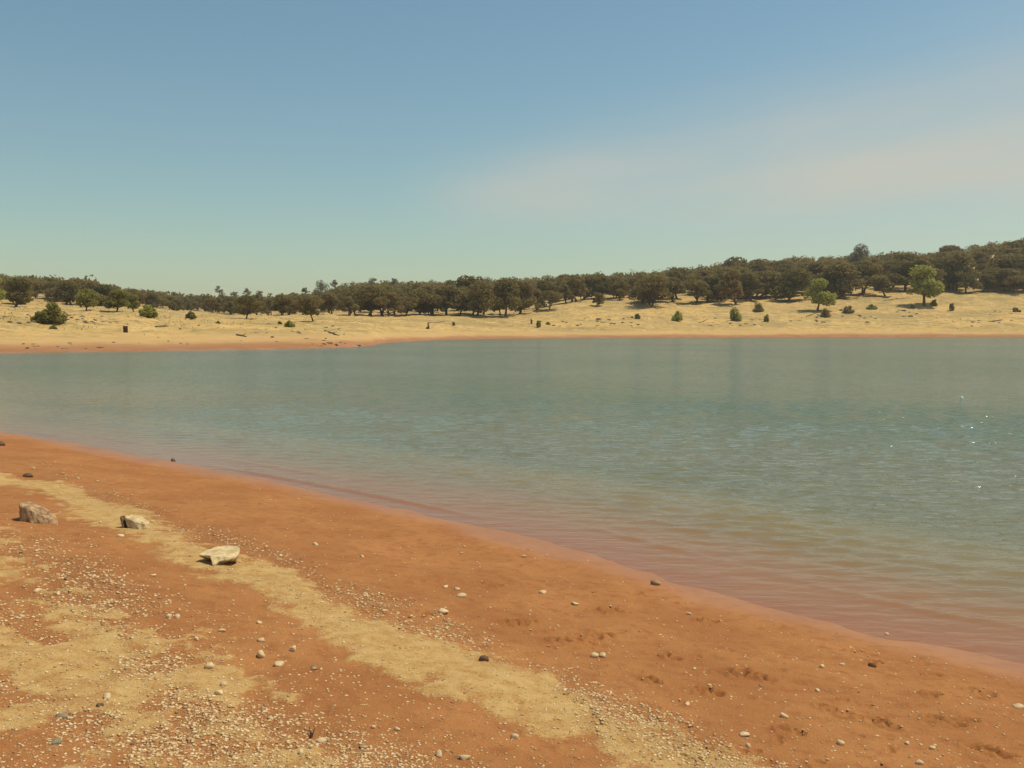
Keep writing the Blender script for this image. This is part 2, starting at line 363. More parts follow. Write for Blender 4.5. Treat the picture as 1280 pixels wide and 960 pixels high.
def leaf_mat(name, c1, c2, trans=.25, vary=1.):
    m = M(name); r = m.n('ShaderNodeNewGeometry').outputs['Random Per Island']; oi = m.n('ShaderNodeObjectInfo').outputs['Random']
    c = m.mix(r, c1, c2); c = m.mix(m.rng(oi, .45, 1., 0., .5*vary), c, (c1[0]*.62, c1[1]*.82, c1[2]*.62)); c = m.mix(m.rng(oi, .25, 0., 0., .45*vary), c, (c2[0]*1.05, c2[1]*.9, c2[2]*1.0))
    d = m.n('ShaderNodeBsdfDiffuse'); m.put(c, d.inputs[0]); t = m.n('ShaderNodeBsdfTranslucent'); m.put(c, t.inputs[0])
    x = m.n('ShaderNodeMixShader'); x.inputs[0].default_value = trans; m.t.links.new(d.outputs[0], x.inputs[1]); m.t.links.new(t.outputs[0], x.inputs[2])
    return m.done(x.outputs[0])
LEAF_OAK = leaf_mat('oak_leaf_dark', (.200, .156, .056), (.28, .215, .082), .5)
LEAF_GREEN = leaf_mat('leaf_fresh_green', (.33, .325, .075), (.45, .43, .12), .55, .2)
LEAF_MID = leaf_mat('leaf_mid_green', (.235, .22, .062), (.33, .30, .095), .5, .5)
LEAF_PINE = leaf_mat('pine_needle_grey', (.21, .195, .13), (.30, .28, .19), .5)
LEAF_TAN = leaf_mat('leaf_dry_tan', (.26, .20, .09), (.36, .28, .13), .4)
def solid(name, c1, c2, scale=8, rough=.9, bump=.3, bd=.02, objrand=0.):
    m = M(name); n = m.noise(scale, 5, .6, m.n('ShaderNodeTexCoord').outputs['Object']); c = m.mix(m.rng(n, .35, .65), c1, c2)
    if objrand:
        oi = m.n('ShaderNodeObjectInfo').outputs['Random']; c = m.mix(m.math('MULTIPLY', oi, objrand), c, tuple(q*.45 for q in c1))
    return m.done(m.bsdf(c, rough, .15, m.bump(n, bump, bd)))
MAT_BARK = solid('oak_bark', (.075, .055, .038), (.13, .10, .07), 3, .95, .6, .05)
MAT_ROCK = solid('buff_rock', (.36, .245, .125), (.60, .45, .24), 9, .9, .6, .02)
MAT_ROCKP = solid('pale_rock', (.46, .34, .17), (.66, .51, .28), 14, .9, .5, .012)
MAT_ROCKR = solid('rusty_rock', (.22, .125, .065), (.48, .32, .17), 16, .9, .6, .02)
MAT_FROCK = solid('shore_rock', (.15, .11, .07), (.30, .235, .15), 2.5, .95, .6, .08, .5)
MAT_DARK = solid('dark_stone', (.09, .055, .035), (.20, .12, .07), 20, .9, .5, .01)
MAT_GREY = solid('grey_green_stone', (.20, .18, .11), (.30, .26, .16), 18, .9, .5, .01)
MAT_PEB = solid('pebble_pale', (.60, .43, .23), (.77, .59, .35), 20, .85, .4, .006, .3)
MAT_WOOD = solid('driftwood', (.10, .075, .05), (.20, .15, .10), 6, .95, .5, .02)
MAT_RUST = solid('rusted_steel', (.05, .022, .012), (.11, .05, .022), 7, .85, .3, .01)
MAT_FLOAT = solid('white_float', (.80, .79, .74), (.84, .83, .79), 6, .5, .05, .002)
gm = M('gravel_chips'); rr = gm.n('ShaderNodeNewGeometry').outputs['Random Per Island']
rp = gm.n('ShaderNodeValToRGB'); gm.t.links.new(rr, rp.inputs[0]); e = rp.color_ramp.elements
e[0].position = 0; e[0].color = (.34, .18, .085, 1); e[1].position = 1; e[1].color = (.76, .58, .34, 1)
for p, c in ((.25, (.50, .32, .16, 1)), (.5, (.62, .43, .21, 1)), (.8, (.66, .47, .25, 1))): q = e.new(p); q.color = c
MAT_GRAVEL = gm.done(gm.bsdf(rp.outputs[0], .9, .15))
MAT_STRAW = leaf_mat('dry_grass_straw', (.44, .33, .15), (.56, .43, .21), .4)

# ------------------------------------------------------------------ ground sheet and lake
def rings(parts):
    out = []
    for a, b, n in parts: out.append(np.exp(np.linspace(math.log(a), math.log(b), n, endpoint=False)))
    return np.concatenate(out+[np.array([parts[-1][1]])])
def fan(R, TH, close):
    nr, na = len(R), len(TH); X = R[:, None]*np.sin(TH)[None, :]; Yv = R[:, None]*np.cos(TH)[None, :]
    i = np.arange(nr-1)[:, None]; j = np.arange(na if close else na-1)[None, :]; j2 = (j+1) % na
    Fq = np.stack([i*na+j+0*i, i*na+j2+0*i, (i+1)*na+j2, (i+1)*na+j], -1).reshape(-1, 4)
    return X.ravel(), Yv.ravel(), Fq
def build_ground():
    R = rings([(.4, 2.2, 8), (2.2, 9, 340), (9, 24, 130), (24, 70, 30), (70, 290, 230), (290, 900, 40), (900, 1700, 8)])
    TH = np.concatenate([np.linspace(-.70, .70, 640), np.linspace(.70, 2*math.pi-.70, 72)[1:-1]])
    x, y, Fq = fan(R, TH, True); z = ground_h(x, y)
    V = np.stack([x, y, z], 1); V = np.vstack([V, [[0, 0, float(np.mean(z[:len(TH)]))]]])
    me = mesh_np('ground', V, Fq, True)
    d = near_d(x, y); q = np.hypot(x, y) < 70
    pale = np.zeros(len(x)); gr = np.zeros(len(x))
    p, gg = masks(x[q], y[q], d[q]); pale[q] = p; gr[q] = gg
    wetv = np.where(q, 1-sstep(.02, .75, d+.8*fbm(x*.8, y*.8, 71, 4)), 0)
    farv = sstep(40, 55, y)*(z > -3.4)
    ap = lambda a: np.append(a, 0)
    fattr(me, 'pale', ap(pale)); fattr(me, 'gravel', ap(gr)); fattr(me, 'wet', ap(wetv)); fattr(me, 'far', ap(farv)); fattr(me, 'elev', ap(z))
    obj('ground', me, MAT_GROUND, kind='structure')
build_ground()

WAVES = []
wr = random.Random(11)
for i in range(52):
    lam = .12*(.46/.12)**wr.random(); th = wr.gauss(0, .36)-.10
    WAVES.append((lam, th, wr.uniform(0, 6.28), .0062*lam))
def build_lake():
    R = rings([(3.2, 30, 470), (30, 260, 130)])
    TH = np.concatenate([np.linspace(-1.35, -.66, 40, endpoint=False), np.linspace(-.66, .66, 520, endpoint=False), np.linspace(.66, 1.35, 40)])
    x, y, Fq = fan(R, TH, False); d = near_d(x, y)
    bed = np.where(y > 40, np.maximum(far_h(x, y), beach_base(d)), beach_base(d+(fbm(x*.55, y*.55, 77, 3)*.34+fbm(x*2.2, y*2.2, 78, 3)*.16)))
    depth = np.maximum(-bed, 0); r = np.hypot(x, y)
    z = np.zeros(len(x))
    env = .55+.9*vnoise(x*.35, y*.5, 91)
    fade = sstep(0, .16, depth)*.9+.06
    for lam, th, ph, a in WAVES:
        kx, ky = math.sin(th)*2*math.pi/lam, -math.cos(th)*2*math.pi/lam
        res = np.clip(1.9-r*.026/lam, 0, 1)          # only what the mesh can carry
        s = np.sin(kx*x+ky*y+ph+1.3*vnoise(x*.5, y*.5, 93))
        z += a*res*(s+.25*np.cos(2*(kx*x+ky*y+ph)))
    z *= env*fade
    dl = d+.10*fbm(x*.9, y*.9, 95, 3)                     # small wavelets running up the edge
    z += .020*np.exp(-((dl+.28)/.055)**2)*sstep(.25, .6, vnoise(x*.4, y*.4, 96))+.010*np.exp(-((dl+.85)/.08)**2)*sstep(.4, .7, vnoise(x*.5, y*.5, 97))
    keep = (d < 2.0)[Fq].any(1); Fq = Fq[keep]; used = np.unique(Fq); mp = np.zeros(len(x), int); mp[used] = np.arange(len(used))
    me = mesh_np('lake', np.stack([x, y, z], 1)[used], mp[Fq], True); fattr(me, 'depth', depth[used]); fattr(me, 'open', np.maximum(-d, 0)[used])
    obj('lake', me, MAT_WATER, kind='structure')
build_lake()

# ------------------------------------------------------------------ tree kit
def tube(V, Fc, path, rad, n=6):
    b = len(V)
    for i, (p, r) in enumerate(zip(path, rad)):
        p = Vector(p); q = Vector(path[min(i+1, len(path)-1)])-Vector(path[max(i-1, 0)]); q.normalize()
        s = q.cross(Vector((.3, 1, .1))).normalized(); t = q.cross(s)
        for k_ in range(n):
            a = 2*math.pi*k_/n; V.append(tuple(p+s*math.cos(a)*r+t*math.sin(a)*r))
    for i in range(len(path)-1):
        for k_ in range(n):
            Fc.append((b+i*n+k_, b+i*n+(k_+1) % n, b+(i+1)*n+(k_+1) % n, b+(i+1)*n+k_))
def leaves(lobes, n, size, r, flat=1.0):
    """leaf-clump quads spread over and through the lobes; lobes = (centre, radii)"""
    C = np.array([l[0] for l in lobes]); S = np.array([l[1] for l in lobes]); wgt = S.prod(1)**.66; wgt /= wgt.sum()
    i = r.choice(len(lobes), n, p=wgt); v = r.normal(size=(n, 3)); v /= np.linalg.norm(v, axis=1)[:, None]
    rad = np.where(r.random(n) < .72, r.uniform(.82, 1.08, n), r.uniform(.2, .85, n))
    P = C[i]+v*S[i]*rad[:, None]
    nm = v*.8+np.array([0, 0, .35])+r.normal(size=(n, 3))*.55; nm /= np.linalg.norm(nm, axis=1)[:, None]
    a = np.cross(nm, r.normal(size=(n, 3))); a /= np.linalg.norm(a, axis=1)[:, None]; b = np.cross(nm, a)
    s = (size*r.uniform(.55, 1.35, n))[:, None]; el = r.uniform(.5, .9, n)[:, None]
    V = np.stack([P-a*s, P-b*s*el+nm*s*.15, P+a*s*.9, P+b*s*el], 1).reshape(-1, 3); V[:, 2] = V[:, 2]*flat+(1-flat)*0
    return V, np.arange(n*4).reshape(n, 4)
def wood_mesh(name, limbs):
    V, Fc = [], []
    for path, rad in limbs: tube(V, Fc, path, rad)
    me = mesh_np(name, np.array(V), np.array(Fc), True); me.materials.append(MAT_BARK); return me
def make_oak(seed, leafmat, h=8., spread=1.0, n=2600, base=.27, lsize=.30, name='oak_tree', wob=1.):
    r = np.random.default_rng(seed); R_ = h*.42*spread
    fork = h*base*r.uniform(.75, 1.1); lean = r.uniform(-.5, .5, 2)*wob
    lobes = []; limbs = []
    top = np.array([lean[0]*.8, lean[1]*.8, fork])
    limbs.append(([(0, 0, -.5), (0, 0, .15), (lean[0]*.35, lean[1]*.35, fork*.55), tuple(top)], [h*.055, h*.040, h*.030, h*.027]))
    nl = r.integers(8, 14)
    for k_ in range(nl):
        a = 2*math.pi*k_/nl+r.uniform(-.3, .3); rr_ = R_*r.uniform(.30, .80); zz = h*r.uniform(.28, .80)-rr_*.12
        if k_ % 3 == 0: rr_ *= .4; zz = h*r.uniform(.70, .86)
        c = np.array([math.cos(a)*rr_+lean[0], math.sin(a)*rr_+lean[1], zz]); s = h*r.uniform(.09, .23)
        lobes.append((c, (s*1.25*spread, s*1.25*spread, s*.85)))
        if k_ % 2 == 0 or k_ < 4:
            m = (top+c)/2+np.array([0, 0, -.05*h]); limbs.append(([tuple(top), tuple(m), tuple(c)], [h*.020, h*.012, h*.005]))
    for k_ in range(5):
        a = r.uniform(0, 6.28); rr_ = R_*r.uniform(.55, 1.0); lobes.append((np.array([math.cos(a)*rr_+lean[0], math.sin(a)*rr_+lean[1], h*r.uniform(.22, .55)]), (h*.10, h*.10, h*.07)))
    V, Fq = leaves(lobes, n, lsize, r)
    t = obj(name, None); obj('trunk', wood_mesh('trunk', limbs), parent=t)
    cm = mesh_np('crown', V, Fq); obj('crown', cm, leafmat, t); return t
def make_pine(seed, h=13., n=900):
    r = np.random.default_rng(seed); lean = r.uniform(-1.2, 1.2)
    lobes = []; limbs = [([(0, 0, -.5), (lean*.2, 0, h*.35), (lean*.6, 0, h*.65), (lean, 0, h*.96)], [h*.024, h*.02, h*.014, h*.004])]
    for k_ in range(16):
        f = r.uniform(.42, 1.0); a = r.uniform(0, 6.28); rr_ = h*.14*r.uniform(.3, 1.2)*(1.25-f*.55); p0 = (lean*f, 0, h*f*.93)
        c = np.array([lean*f+math.cos(a)*rr_, math.sin(a)*rr_, h*f]); s = h*r.uniform(.03, .062)
        lobes.append((c, (s*1.25, s*1.25, s))); limbs.append(([p0, tuple(c)], [h*.008, h*.003]))
    V, Fq = leaves(lobes, n, .26, r); t = obj('pine_tree', None); obj('trunk', wood_mesh('trunk', limbs), parent=t)
    obj('crown', mesh_np('crown', V, Fq), LEAF_PINE, t); return t
def make_bush(seed, mat, h=2., wd=1.6, n=900, lsize=.14, name='shrub', stems=7):
    r = np.random.default_rng(seed); lobes = []; limbs = []
    lx, ly = r.uniform(-.12, .12, 2)*wd
    for k_ in range(stems):
        a = r.uniform(0, 6.28); q = r.random()**.6; rr_ = wd*.40*q; f = math.sqrt(max(.05, 1-q*q))*r.uniform(.55, .95)
        s = min(h, wd)*r.uniform(.11, .22)
        c = np.array([math.cos(a)*rr_+lx*f, math.sin(a)*rr_+ly*f, max(h*f-s, s*.7)])
        lobes.append((c, (s*1.1, s*1.1, s))); limbs.append(([(c[0]*.15, c[1]*.15, -.15), tuple(c*np.array([.7, .7, .6])), tuple(c)], [h*.018, h*.012, h*.005]))
        lobes.append((np.array([c[0]*.95, c[1]*.95, c[2]*.5]), (s, s, max(c[2]*.45, s*.5))))
    V, Fq = leaves(lobes, n, lsize, r); V[:, 2] = np.maximum(V[:, 2], -.02)
    t = obj(name, None); obj('stem', wood_mesh('stem', limbs), parent=t); obj('foliage', mesh_np('foliage', V, Fq), mat, t); return t

PROTO_USED = set()
def place(proto, x, y, s, label, cat, group=None, rz=None, sx=1.0, sink=.06, name=None):
    if proto.name in PROTO_USED: o = copy_tree(proto)
    else: o = proto; PROTO_USED.add(proto.name)
    o.location = (x, y, gz(x, y)-sink); o.rotation_euler = (0, 0, rz if rz is not None else random.uniform(0, 6.28)); o.scale = (s*sx, s*sx, s)
    for key in ('group',):
        if key in o: del o[key]
    return tag(o, label, cat, group)
def hpx(px_h, y): return px_h*y/F

OAKS = [make_oak(100+i, LEAF_OAK, spread=[1.0, 1.3, .8, 1.15, 1.45, .95, 1.1, 1.2, .85, 1.35, 1.0, 1.25][i], base=[.25, .15, .27, .2, .12, .24, .18, .2, .3, .14, .22, .16][i], wob=2.0) for i in range(12)]
GREEN = [make_oak(200+i, LEAF_GREEN, h=8, spread=1.0, n=2600, base=.24) for i in range(2)]
MIDG = [make_oak(220+i, LEAF_MID, h=6, spread=1.1, n=1700, base=.12) for i in range(3)]
PINES = [make_pine(240+i) for i in range(5)]
ROUNDP = [make_oak(260+i, LEAF_PINE, h=13.2, spread=.62, n=2000, base=.46, name='pine_tree', wob=1.5) for i in range(2)]

# --- trees the photograph shows singly: (px, base row, height px, prototype, width factor, label)
SINGLE = [
 (391, 401, 30, OAKS[2], 1.0, 'small dark oak standing forward of the wood above the spit'),
 (745, 383.5, 18, OAKS[5], 1.1, 'low round dark oak alone in the gap of bare gold grass'),
 (920, 381, 44, OAKS[5], .9, 'dark oak standing forward with a tall bare trunk above the shoreline scrub'),
 (1022, 388, 39, GREEN[0], 1.0, 'pale green leaning tree below the dark wood on the right bank'),
 (1155, 382, 50, GREEN[1], 1.05, 'bright green round tree with dark trunk, largest green tree on right bank'),
 (1267, 366, 22, OAKS[1], .95, 'small brownish oak at the far right end of the wood'),
 (632, 395, 44, OAKS[0], .9, 'dark oak with straight trunk at front of the wood above mid shore'),
 (650, 392.5, 42, OAKS[3], 1.0, 'dark oak with forked trunk right of the straight trunked one'),
 (815, 382.5, 40, OAKS[4], .95, 'lowest standing oak of the clump right of the bare gap'),
 (985, 377, 42, OAKS[6], 1.1, 'dark many limbed oak just left of the pale green leaning tree'),
 (1078, 369, 44, OAKS[7], 1.0, 'dark oak between the two green trees on the right bank'),
 (1195, 364, 46, OAKS[0], 1.0, 'dark oak just right of the bright green round tree'),
 (20, 383, 36, OAKS[3], 1.1, 'dark oak behind the rocky knoll at the far left'),
 (308, 398, 30, OAKS[1], .95, 'dark oak at the left end of the front row above the low bank'),
 (461, 395, 40, OAKS[4], .9, 'dark oak at the front of the wood straight above the spit tip'),
 (597, 394.5, 42, OAKS[6], .9, 'dark oak in the front row left of the straight trunked one'),
 (680, 384, 34, OAKS[7], 1.0, 'dark oak at the right end of the long front row'),
 (108, 388, 26, MIDG[0], 1.0, 'olive green tree behind the crest of the left bank'),
 (146, 389, 26, MIDG[1], 1.2, 'widest olive green tree behind the left bank'),
 (167, 389, 20, MIDG[2], 1.0, 'small olive green tree just left of the round green bush'),
 (-6, 381, 40, GREEN[0], 1.0, 'light green tree cut by the left edge of the picture'),
]
TREE_XY = []
for px, py, hp, proto, sx, lab in SINGLE:
    x, y = spot(px, py); hh_ = 8.0 if proto not in MIDG else 6.0
    place(proto, x, y, hpx(hp, y)/(hh_*.97), lab, 'tree', 'oak trees along the far bank' if proto in OAKS else 'green trees on the far bank', sx=sx)
    TREE_XY.append((x, y, 2.5))
# --- grey pines breaking the skyline: (px, top row, depth, prototype, label)
for px, pt, Y, i, lab in [
 (273, 358, 330, 0, 'leaning grey pine poking above the low wood, leftmost on skyline'),
 (293, 362, 330, 1, 'short grey pine just right of the leaning pine'),
 (309, 361, 335, 2, 'bushy grey pine, third from the left on the skyline'),
 (323, 363, 340, 3, 'thin grey pine, fourth from the left on the skyline'),
 (383, 358, 330, 4, 'flat topped grey pine left of the tall pair'),
 (403, 349, 330, 1, 'tall dense grey pine, left one of the skyline pair'),
 (419, 350, 335, 2, 'tall round headed grey pine, right one of the skyline pair'),
 (464, 347, 345, 3, 'narrow grey pine standing alone above the middle wood'),
 (490, 346, 355, 4, 'grey pine with a split head above the middle wood'),
 (609, 345, 360, 2, 'broad grey pine on the skyline above the centre of the wood'),
 (1076, 302, 300, 4, 'tallest grey pine, standing above the wood between the green trees')]:
    x, _, zt = at_depth(px, pt, Y); s = (zt-gz(x, Y))/13.2
    big = px in (609, 1076, 403)
    place(ROUNDP[px % 2] if big else PINES[i], x, Y, s, lab, 'tree', 'grey pines on the skyline', sx=1.0 if big else 1.25)
# --- wood: every trunk its own tree
def front_row(px): return float(np.interp(px, [-120, 0, 90, 160, 240, 320, 400, 480, 560, 640, 690, 730, 770, 800, 860, 960, 1060, 1130, 1180, 1400], [170, 185, 190, 230, 270, 200, 190, 208, 218, 218, 225, 262, 262, 236, 240, 247, 245, 249, 250, 250]))
zone_lab = [(-200, 105, 'dark oak in the far left wood'), (105, 262, 'dark oak in the wood behind the left bank'), (262, 480, 'dark oak in the wood behind the spit'), (480, 720, 'dark oak in the middle wood'), (720, 960, 'dark oak in the wood right of the gap'), (960, 1500, 'dark oak in the right hillside wood')]
wrng = random.Random(5); count = 0; tries = 0
placed = list(TREE_XY)
RANK = []; LAST = [None]
def try_tree(px, Y, smin, smax, mind):
    global count
    x = (px-640)/F*Y
    for (a, b, c) in placed:
        if (a-x)**2+(b-Y)**2 < mind**2: return False
    proto = wrng.choice(OAKS); s = wrng.uniform(smin, smax)*float(np.interp(px, [0, 110, 160, 330, 420, 480, 700, 760, 860, 1000], [.85, .78, .66, .58, .78, .95, .95, .9, .95, 1.0]))
    if px > 560 and wrng.random() < .12: s *= 1.25
    lab = next(l for a, b, l in zone_lab if a <= px < b)
    LAST[0] = place(proto, x, Y, s, lab, 'tree', lab.replace('dark oak', 'oaks'), rz=wrng.uniform(0, 6.28), sx=wrng.uniform(1.0, 1.35), sink=.12)
    RANK.append((lab, px, bpy.context.scene.collection.objects[-1] if False else LAST[0])); placed.append((x, Y, 3)); count += 1; return True
while count < 92 and tries < 4000:            # front rank
    tries += 1; px = wrng.uniform(-60, 1340)
    try_tree(px, front_row(px)+abs(wrng.gauss(0, 7)), .55, 1.05, 3.2)
ORD = 'first second third fourth fifth sixth seventh eighth ninth tenth eleventh twelfth thirteenth fourteenth fifteenth sixteenth seventeenth eighteenth nineteenth twentieth'.split()
for _, _, zl in zone_lab:
    L = sorted([(p, o) for l, p, o in RANK if l == zl], key=lambda t: t[0])
    for i, (p, o) in enumerate(L):
        if i < len(ORD): o['label'] = zl.replace('dark oak packed in', 'dark oak in').replace('dark oak in', 'dark oak, '+ORD[i]+' from left in front rank of')
while count < 285 and tries < 20000:          # ranks behind, up the hillside
    tries += 1; px = wrng.uniform(-60, 1340); Y = front_row(px)+10+wrng.random()**1.3*(90 if px > 700 else 120)
    try_tree(px, Y, .7, 1.12 if px < 950 else 1.25, 4.2)
# --- far ridge woodland that reads as one mass
def far_wood():
    Vs, Fs = [], []; off = 0; r = np.random.default_rng(77)
    for i in range(1500):
        px = r.uniform(-90, 1370); Y = front_row(px)+70+r.random()**1.5*430; x = (px-640)/F*Y
        z = float(ground_h(np.array([x]), np.array([Y]), False)[0]); h = r.uniform(6.0, 9.5)*(.8 if 120 < px < 420 else 1)
        lobes = []
        for k_ in range(6):
            a = r.uniform(0, 6.28); q = r.uniform(0, h*.34); lobes.append((np.array([x+math.cos(a)*q, Y+math.sin(a)*q, z+h*r.uniform(.42, .84)-q*.2]), (h*.21, h*.21, h*.15)))
        V, Fq = leaves(lobes, 170, .5, r); Vs.append(V); Fs.append(Fq+off); off += len(V)
    o = obj('distant_wood', mesh_np('distant_wood', np.vstack(Vs), np.vstack(Fs)), LEAF_OAK, kind='stuff')
    tag(o, 'dark oak wood covering the far ridge below the sky', 'wood')
far_wood()

# --- shrubs on the far bank: (px, base row, w px, h px, mat, label)
SHRUBS = [
 (50, 404, 28, 20, LEAF_MID, 'left lower half of the dark green thicket among rocks at far left'),
 (69, 404, 30, 31, LEAF_MID, 'tall dark green shrub among rocks at far left'),
 (66, 411, 11, 6, LEAF_MID, 'tiny dark shrub on the sand below the far left thicket'),
 (187, 396, 28, 18, LEAF_GREEN, 'round bright green bush on the crest of the left bank'),
 (238, 398, 20, 11, LEAF_MID, 'low olive bush right of the round bright green bush'),
 (361, 409, 15, 11, LEAF_GREEN, 'leafy green shrub on open grass above the spit'),
 (350, 405, 6, 5, LEAF_MID, 'tiny green shrub left of the leafy one above the spit'),
 (272, 404, 7, 4, LEAF_MID, 'small dark tuft bush below the leftmost skyline pines'),
 (535, 411, 4, 9, LEAF_MID, 'thin upright sapling on the grass above the inlet'),
 (567, 407, 4, 6, LEAF_MID, 'tiny dark sapling right of the thin upright one'),
 (674, 409.5, 9, 12, LEAF_MID, 'dark green shrub on bare grass above the middle shore'),
 (685, 406, 6, 6, LEAF_MID, 'small shrub touching right of the middle dark green shrub'),
 (664, 405, 3, 8, LEAF_TAN, 'thin dry stalk bush left of the middle dark green shrub'),
 (795, 398, 13, 8, LEAF_MID, 'low rounded shrub below the clump right of the bare gap'),
 (846, 401, 16, 14, LEAF_GREEN, 'small green tree shaped shrub between two rock patches'),
 (918, 401, 15, 22, LEAF_GREEN, 'tall conical green shrub below the forward oak'),
 (947, 389, 12, 15, LEAF_MID, 'oval green shrub right of the conical shrub'),
 (957, 402, 8, 12, LEAF_MID, 'narrow green shrub below the oval shrub'),
 (1031, 396, 13, 14, LEAF_TAN, 'grey thin shrub in front of the pale green leaning tree'),
 (1060, 391, 15, 12, LEAF_TAN, 'straw coloured bush right of the pale green leaning tree'),
 (1090, 386.5, 15, 9, LEAF_GREEN, 'low spreading green bush left of the bright green round tree'),
 (1167, 382, 8, 11, LEAF_MID, 'dark small shrub at the foot of the bright green round tree'),
 (1189, 388, 8, 12, LEAF_TAN, 'thin brown shrub right of the bright green round tree'),
 (1271, 390, 11, 8, LEAF_TAN, 'low brown shrub near the right edge of the picture'),
 (1141, 385, 6, 5, LEAF_TAN, 'tiny tan tuft left of the bright green tree trunk'),
]
for i, (px, py, wp_, hp, mt, lab) in enumerate(SHRUBS):
    x, y = spot(px, py); h = hpx(hp, y); wd = hpx(wp_, y)
    t = make_bush(300+i, mt, h, wd, n=int(420+80*wp_), lsize=max(.10, .035*max(h, wd)+.05), stems=8 if wp_ < 12 else 14)
    t.location = (x, y, gz(x, y)-.05); tag(t, lab, 'shrub', 'shrubs scattered on the far bank')

# ------------------------------------------------------------------ rocks
def ico(sub):
    import bmesh
    bm = bmesh.new(); bmesh.ops.create_icosphere(bm, subdivisions=sub, radius=1)
    V = np.array([v.co[:] for v in bm.verts]); Fc = np.array([[v.index for v in f.verts] for f in bm.faces]); bm.free(); return V, Fc
def rock_mesh(name, seed, dims, sub=3, facets=9, rough=.05, mat=None, top=None, smooth=False):
    """a lump cut by random planes into a broken stone"""
    V, Fc = ico(sub); r = np.random.default_rng(seed)
    for _ in range(facets):
        nrm = r.normal(size=3); nrm /= np.linalg.norm(nrm); c = r.uniform(.45, .82)
        dd_ = V@nrm; V = V-np.where(dd_ > c, dd_-c, 0)[:, None]*nrm
    if top is not None: V[:, 2] = np.minimum(V[:, 2], top)
    if rough: V *= (1+rough*2*fbm(V[:, 0]*2.5+V[:, 2]*1.7+seed, V[:, 1]*2.5-V[:, 2]*1.3, seed, 3))[:, None]
    V = V*np.array(dims)
    me = mesh_np(name, V, Fc, smooth)
    if mat: me.materials.append(mat)
    return me
def prism_rock(name, outline_top, outline_bot, z_top, z_bot, mat, seed, rough=.006, sub=2):
    """slab from two outlines (same count), subdivided and roughened"""
    import bmesh
    bm = bmesh.new(); n = len(outline_top)
    T = [bm.verts.new((a, b, z_top(a, b))) for a, b in outline_top]; B = [bm.verts.new((a, b, z_bot(a, b))) for a, b in outline_bot]
    bm.faces.new(T); bm.faces.new(B[::-1])
    for i in range(n): bm.faces.new((T[i], B[i], B[(i+1) % n], T[(i+1) % n]))
    bmesh.ops.recalc_face_normals(bm, faces=bm.faces)
    bmesh.ops.bevel(bm, geom=bm.edges[:], offset=.012, segments=1, affect='EDGES')
    bmesh.ops.triangulate(bm, faces=bm.faces[:])
    for _ in range(sub): bmesh.ops.subdivide_edges(bm, edges=bm.edges[:], cuts=1, use_grid_fill=True)
    bmesh.ops.triangulate(bm, faces=bm.faces[:])
    for v in bm.verts:
        c = v.co; q = float(fbm(np.array([c.x*14+c.z*9+seed]), np.array([c.y*14-c.z*7]), seed, 4)[0])+.5*float(fbm(np.array([c.x*55+c.z*40+seed]), np.array([c.y*55-c.z*31]), seed+3, 3)[0]); v.co += v.normal*q*rough*4
    me = bpy.data.meshes.new(name); bm.to_mesh(me); bm.free(); me.materials.append(mat); return me

# flat slab, undercut front: main stone of the beach
x, y = beach_hit(272, 706); z = gz(x, y); k_ = math.hypot(x, y)/F
def P_(L, s): return [(a*s, b*s) for a, b in L]
W = 24*k_
top = [(-1.02, -.30), (-.66, -.52), (-.22, -.85), (.08, -1.35), (.34, -1.05), (.96, -.75), (1.0, .1), (.72, 1.0), (.05, 1.35), (-.55, 1.0), (-.95, .25)]
bot = [(-.50, .45), (-.38, .55), (-.02, .30), (.07, -.20), (.18, .30), (.70, .45), (.75, .3), (.6, .7), (.05, 1.0), (-.45, .8), (-.6, .35)]
me = prism_rock('flat_slab_rock', P_(top, W), P_(bot, W), lambda a, b: .080+.008*(b/W)-.018*abs(a/W)-.055*math.exp(-((a/W-.08)/.32)**2)*(1 if b/W < -1.0 else 0), lambda a, b: -.03, MAT_ROCKP, 3, .006, 3)
o = obj('slab_rock', me); o.location = (x, y+.05, z); tag(o, 'flat pale slab with dark undercut front, lying alone on the beach', 'rock', 'large rocks on the beach')
# wedge boulder at left
x, y = beach_hit(48, 652); z = gz(x, y); k_ = math.hypot(x, y)/F; W = 23*k_
top = [(-.92, -.10), (-.62, -.34), (-.1, -.38), (.32, -.40), (.70, -.34), (.86, -.05), (.5, .42), (-.1, .62), (-.7, .5)]
bot = [(-.80, -.12), (-.58, -.60), (-.1, -.72), (.32, -.68), (.80, -.58), (1.0, -.05), (.62, .55), (-.1, .8), (-.7, .6)]
me = prism_rock('wedge_rock', P_(top, W), P_(bot, W), lambda a, b: W*(.60-.38*(a/W)-.10*max(0., a/W)), lambda a, b: -.05, MAT_ROCKR, 8, .007, 3)
o = obj('wedge_rock', me); o.location = (x, y, z); tag(o, 'rust brown wedge shaped boulder with steep dark left face', 'rock', 'large rocks on the beach')
# split slab between them: block, and a dark plate standing in for the gap's shade
x, y = beach_hit(169, 661); z = gz(x, y); k_ = math.hypot(x, y)/F; W = 16*k_
r0 = obj('split_rock', None); r0.location = (x, y, z)
top = [(-.70, -.2), (.15, -.55), (.95, -.45), (1.0, .25), (.3, .8), (-.5, .6)]
bot = [(-.38, -.4), (.15, -.7), (.95, -.6), (1.0, .25), (.3, .8), (-.25, .6)]
me = prism_rock('block', P_(top, W), P_(bot, W), lambda a, b: W*(.72-.30*a/W), lambda a, b: -.04, MAT_ROCKP, 12, .008, 3); obj('block', me, parent=r0)
top = [(-1.0, -.25), (-.92, -.33), (-.80, .2), (-.92, .5)]; bot = [(-.60, -.65), (-.42, -.75), (-.34, .2), (-.55, .4)]
me = prism_rock('gap_shade_plate', P_(top, W), P_(bot, W), lambda a, b: W*.86, lambda a, b: -.04, MAT_DARK, 13, .003); obj('gap_shade_plate', me, parent=r0)
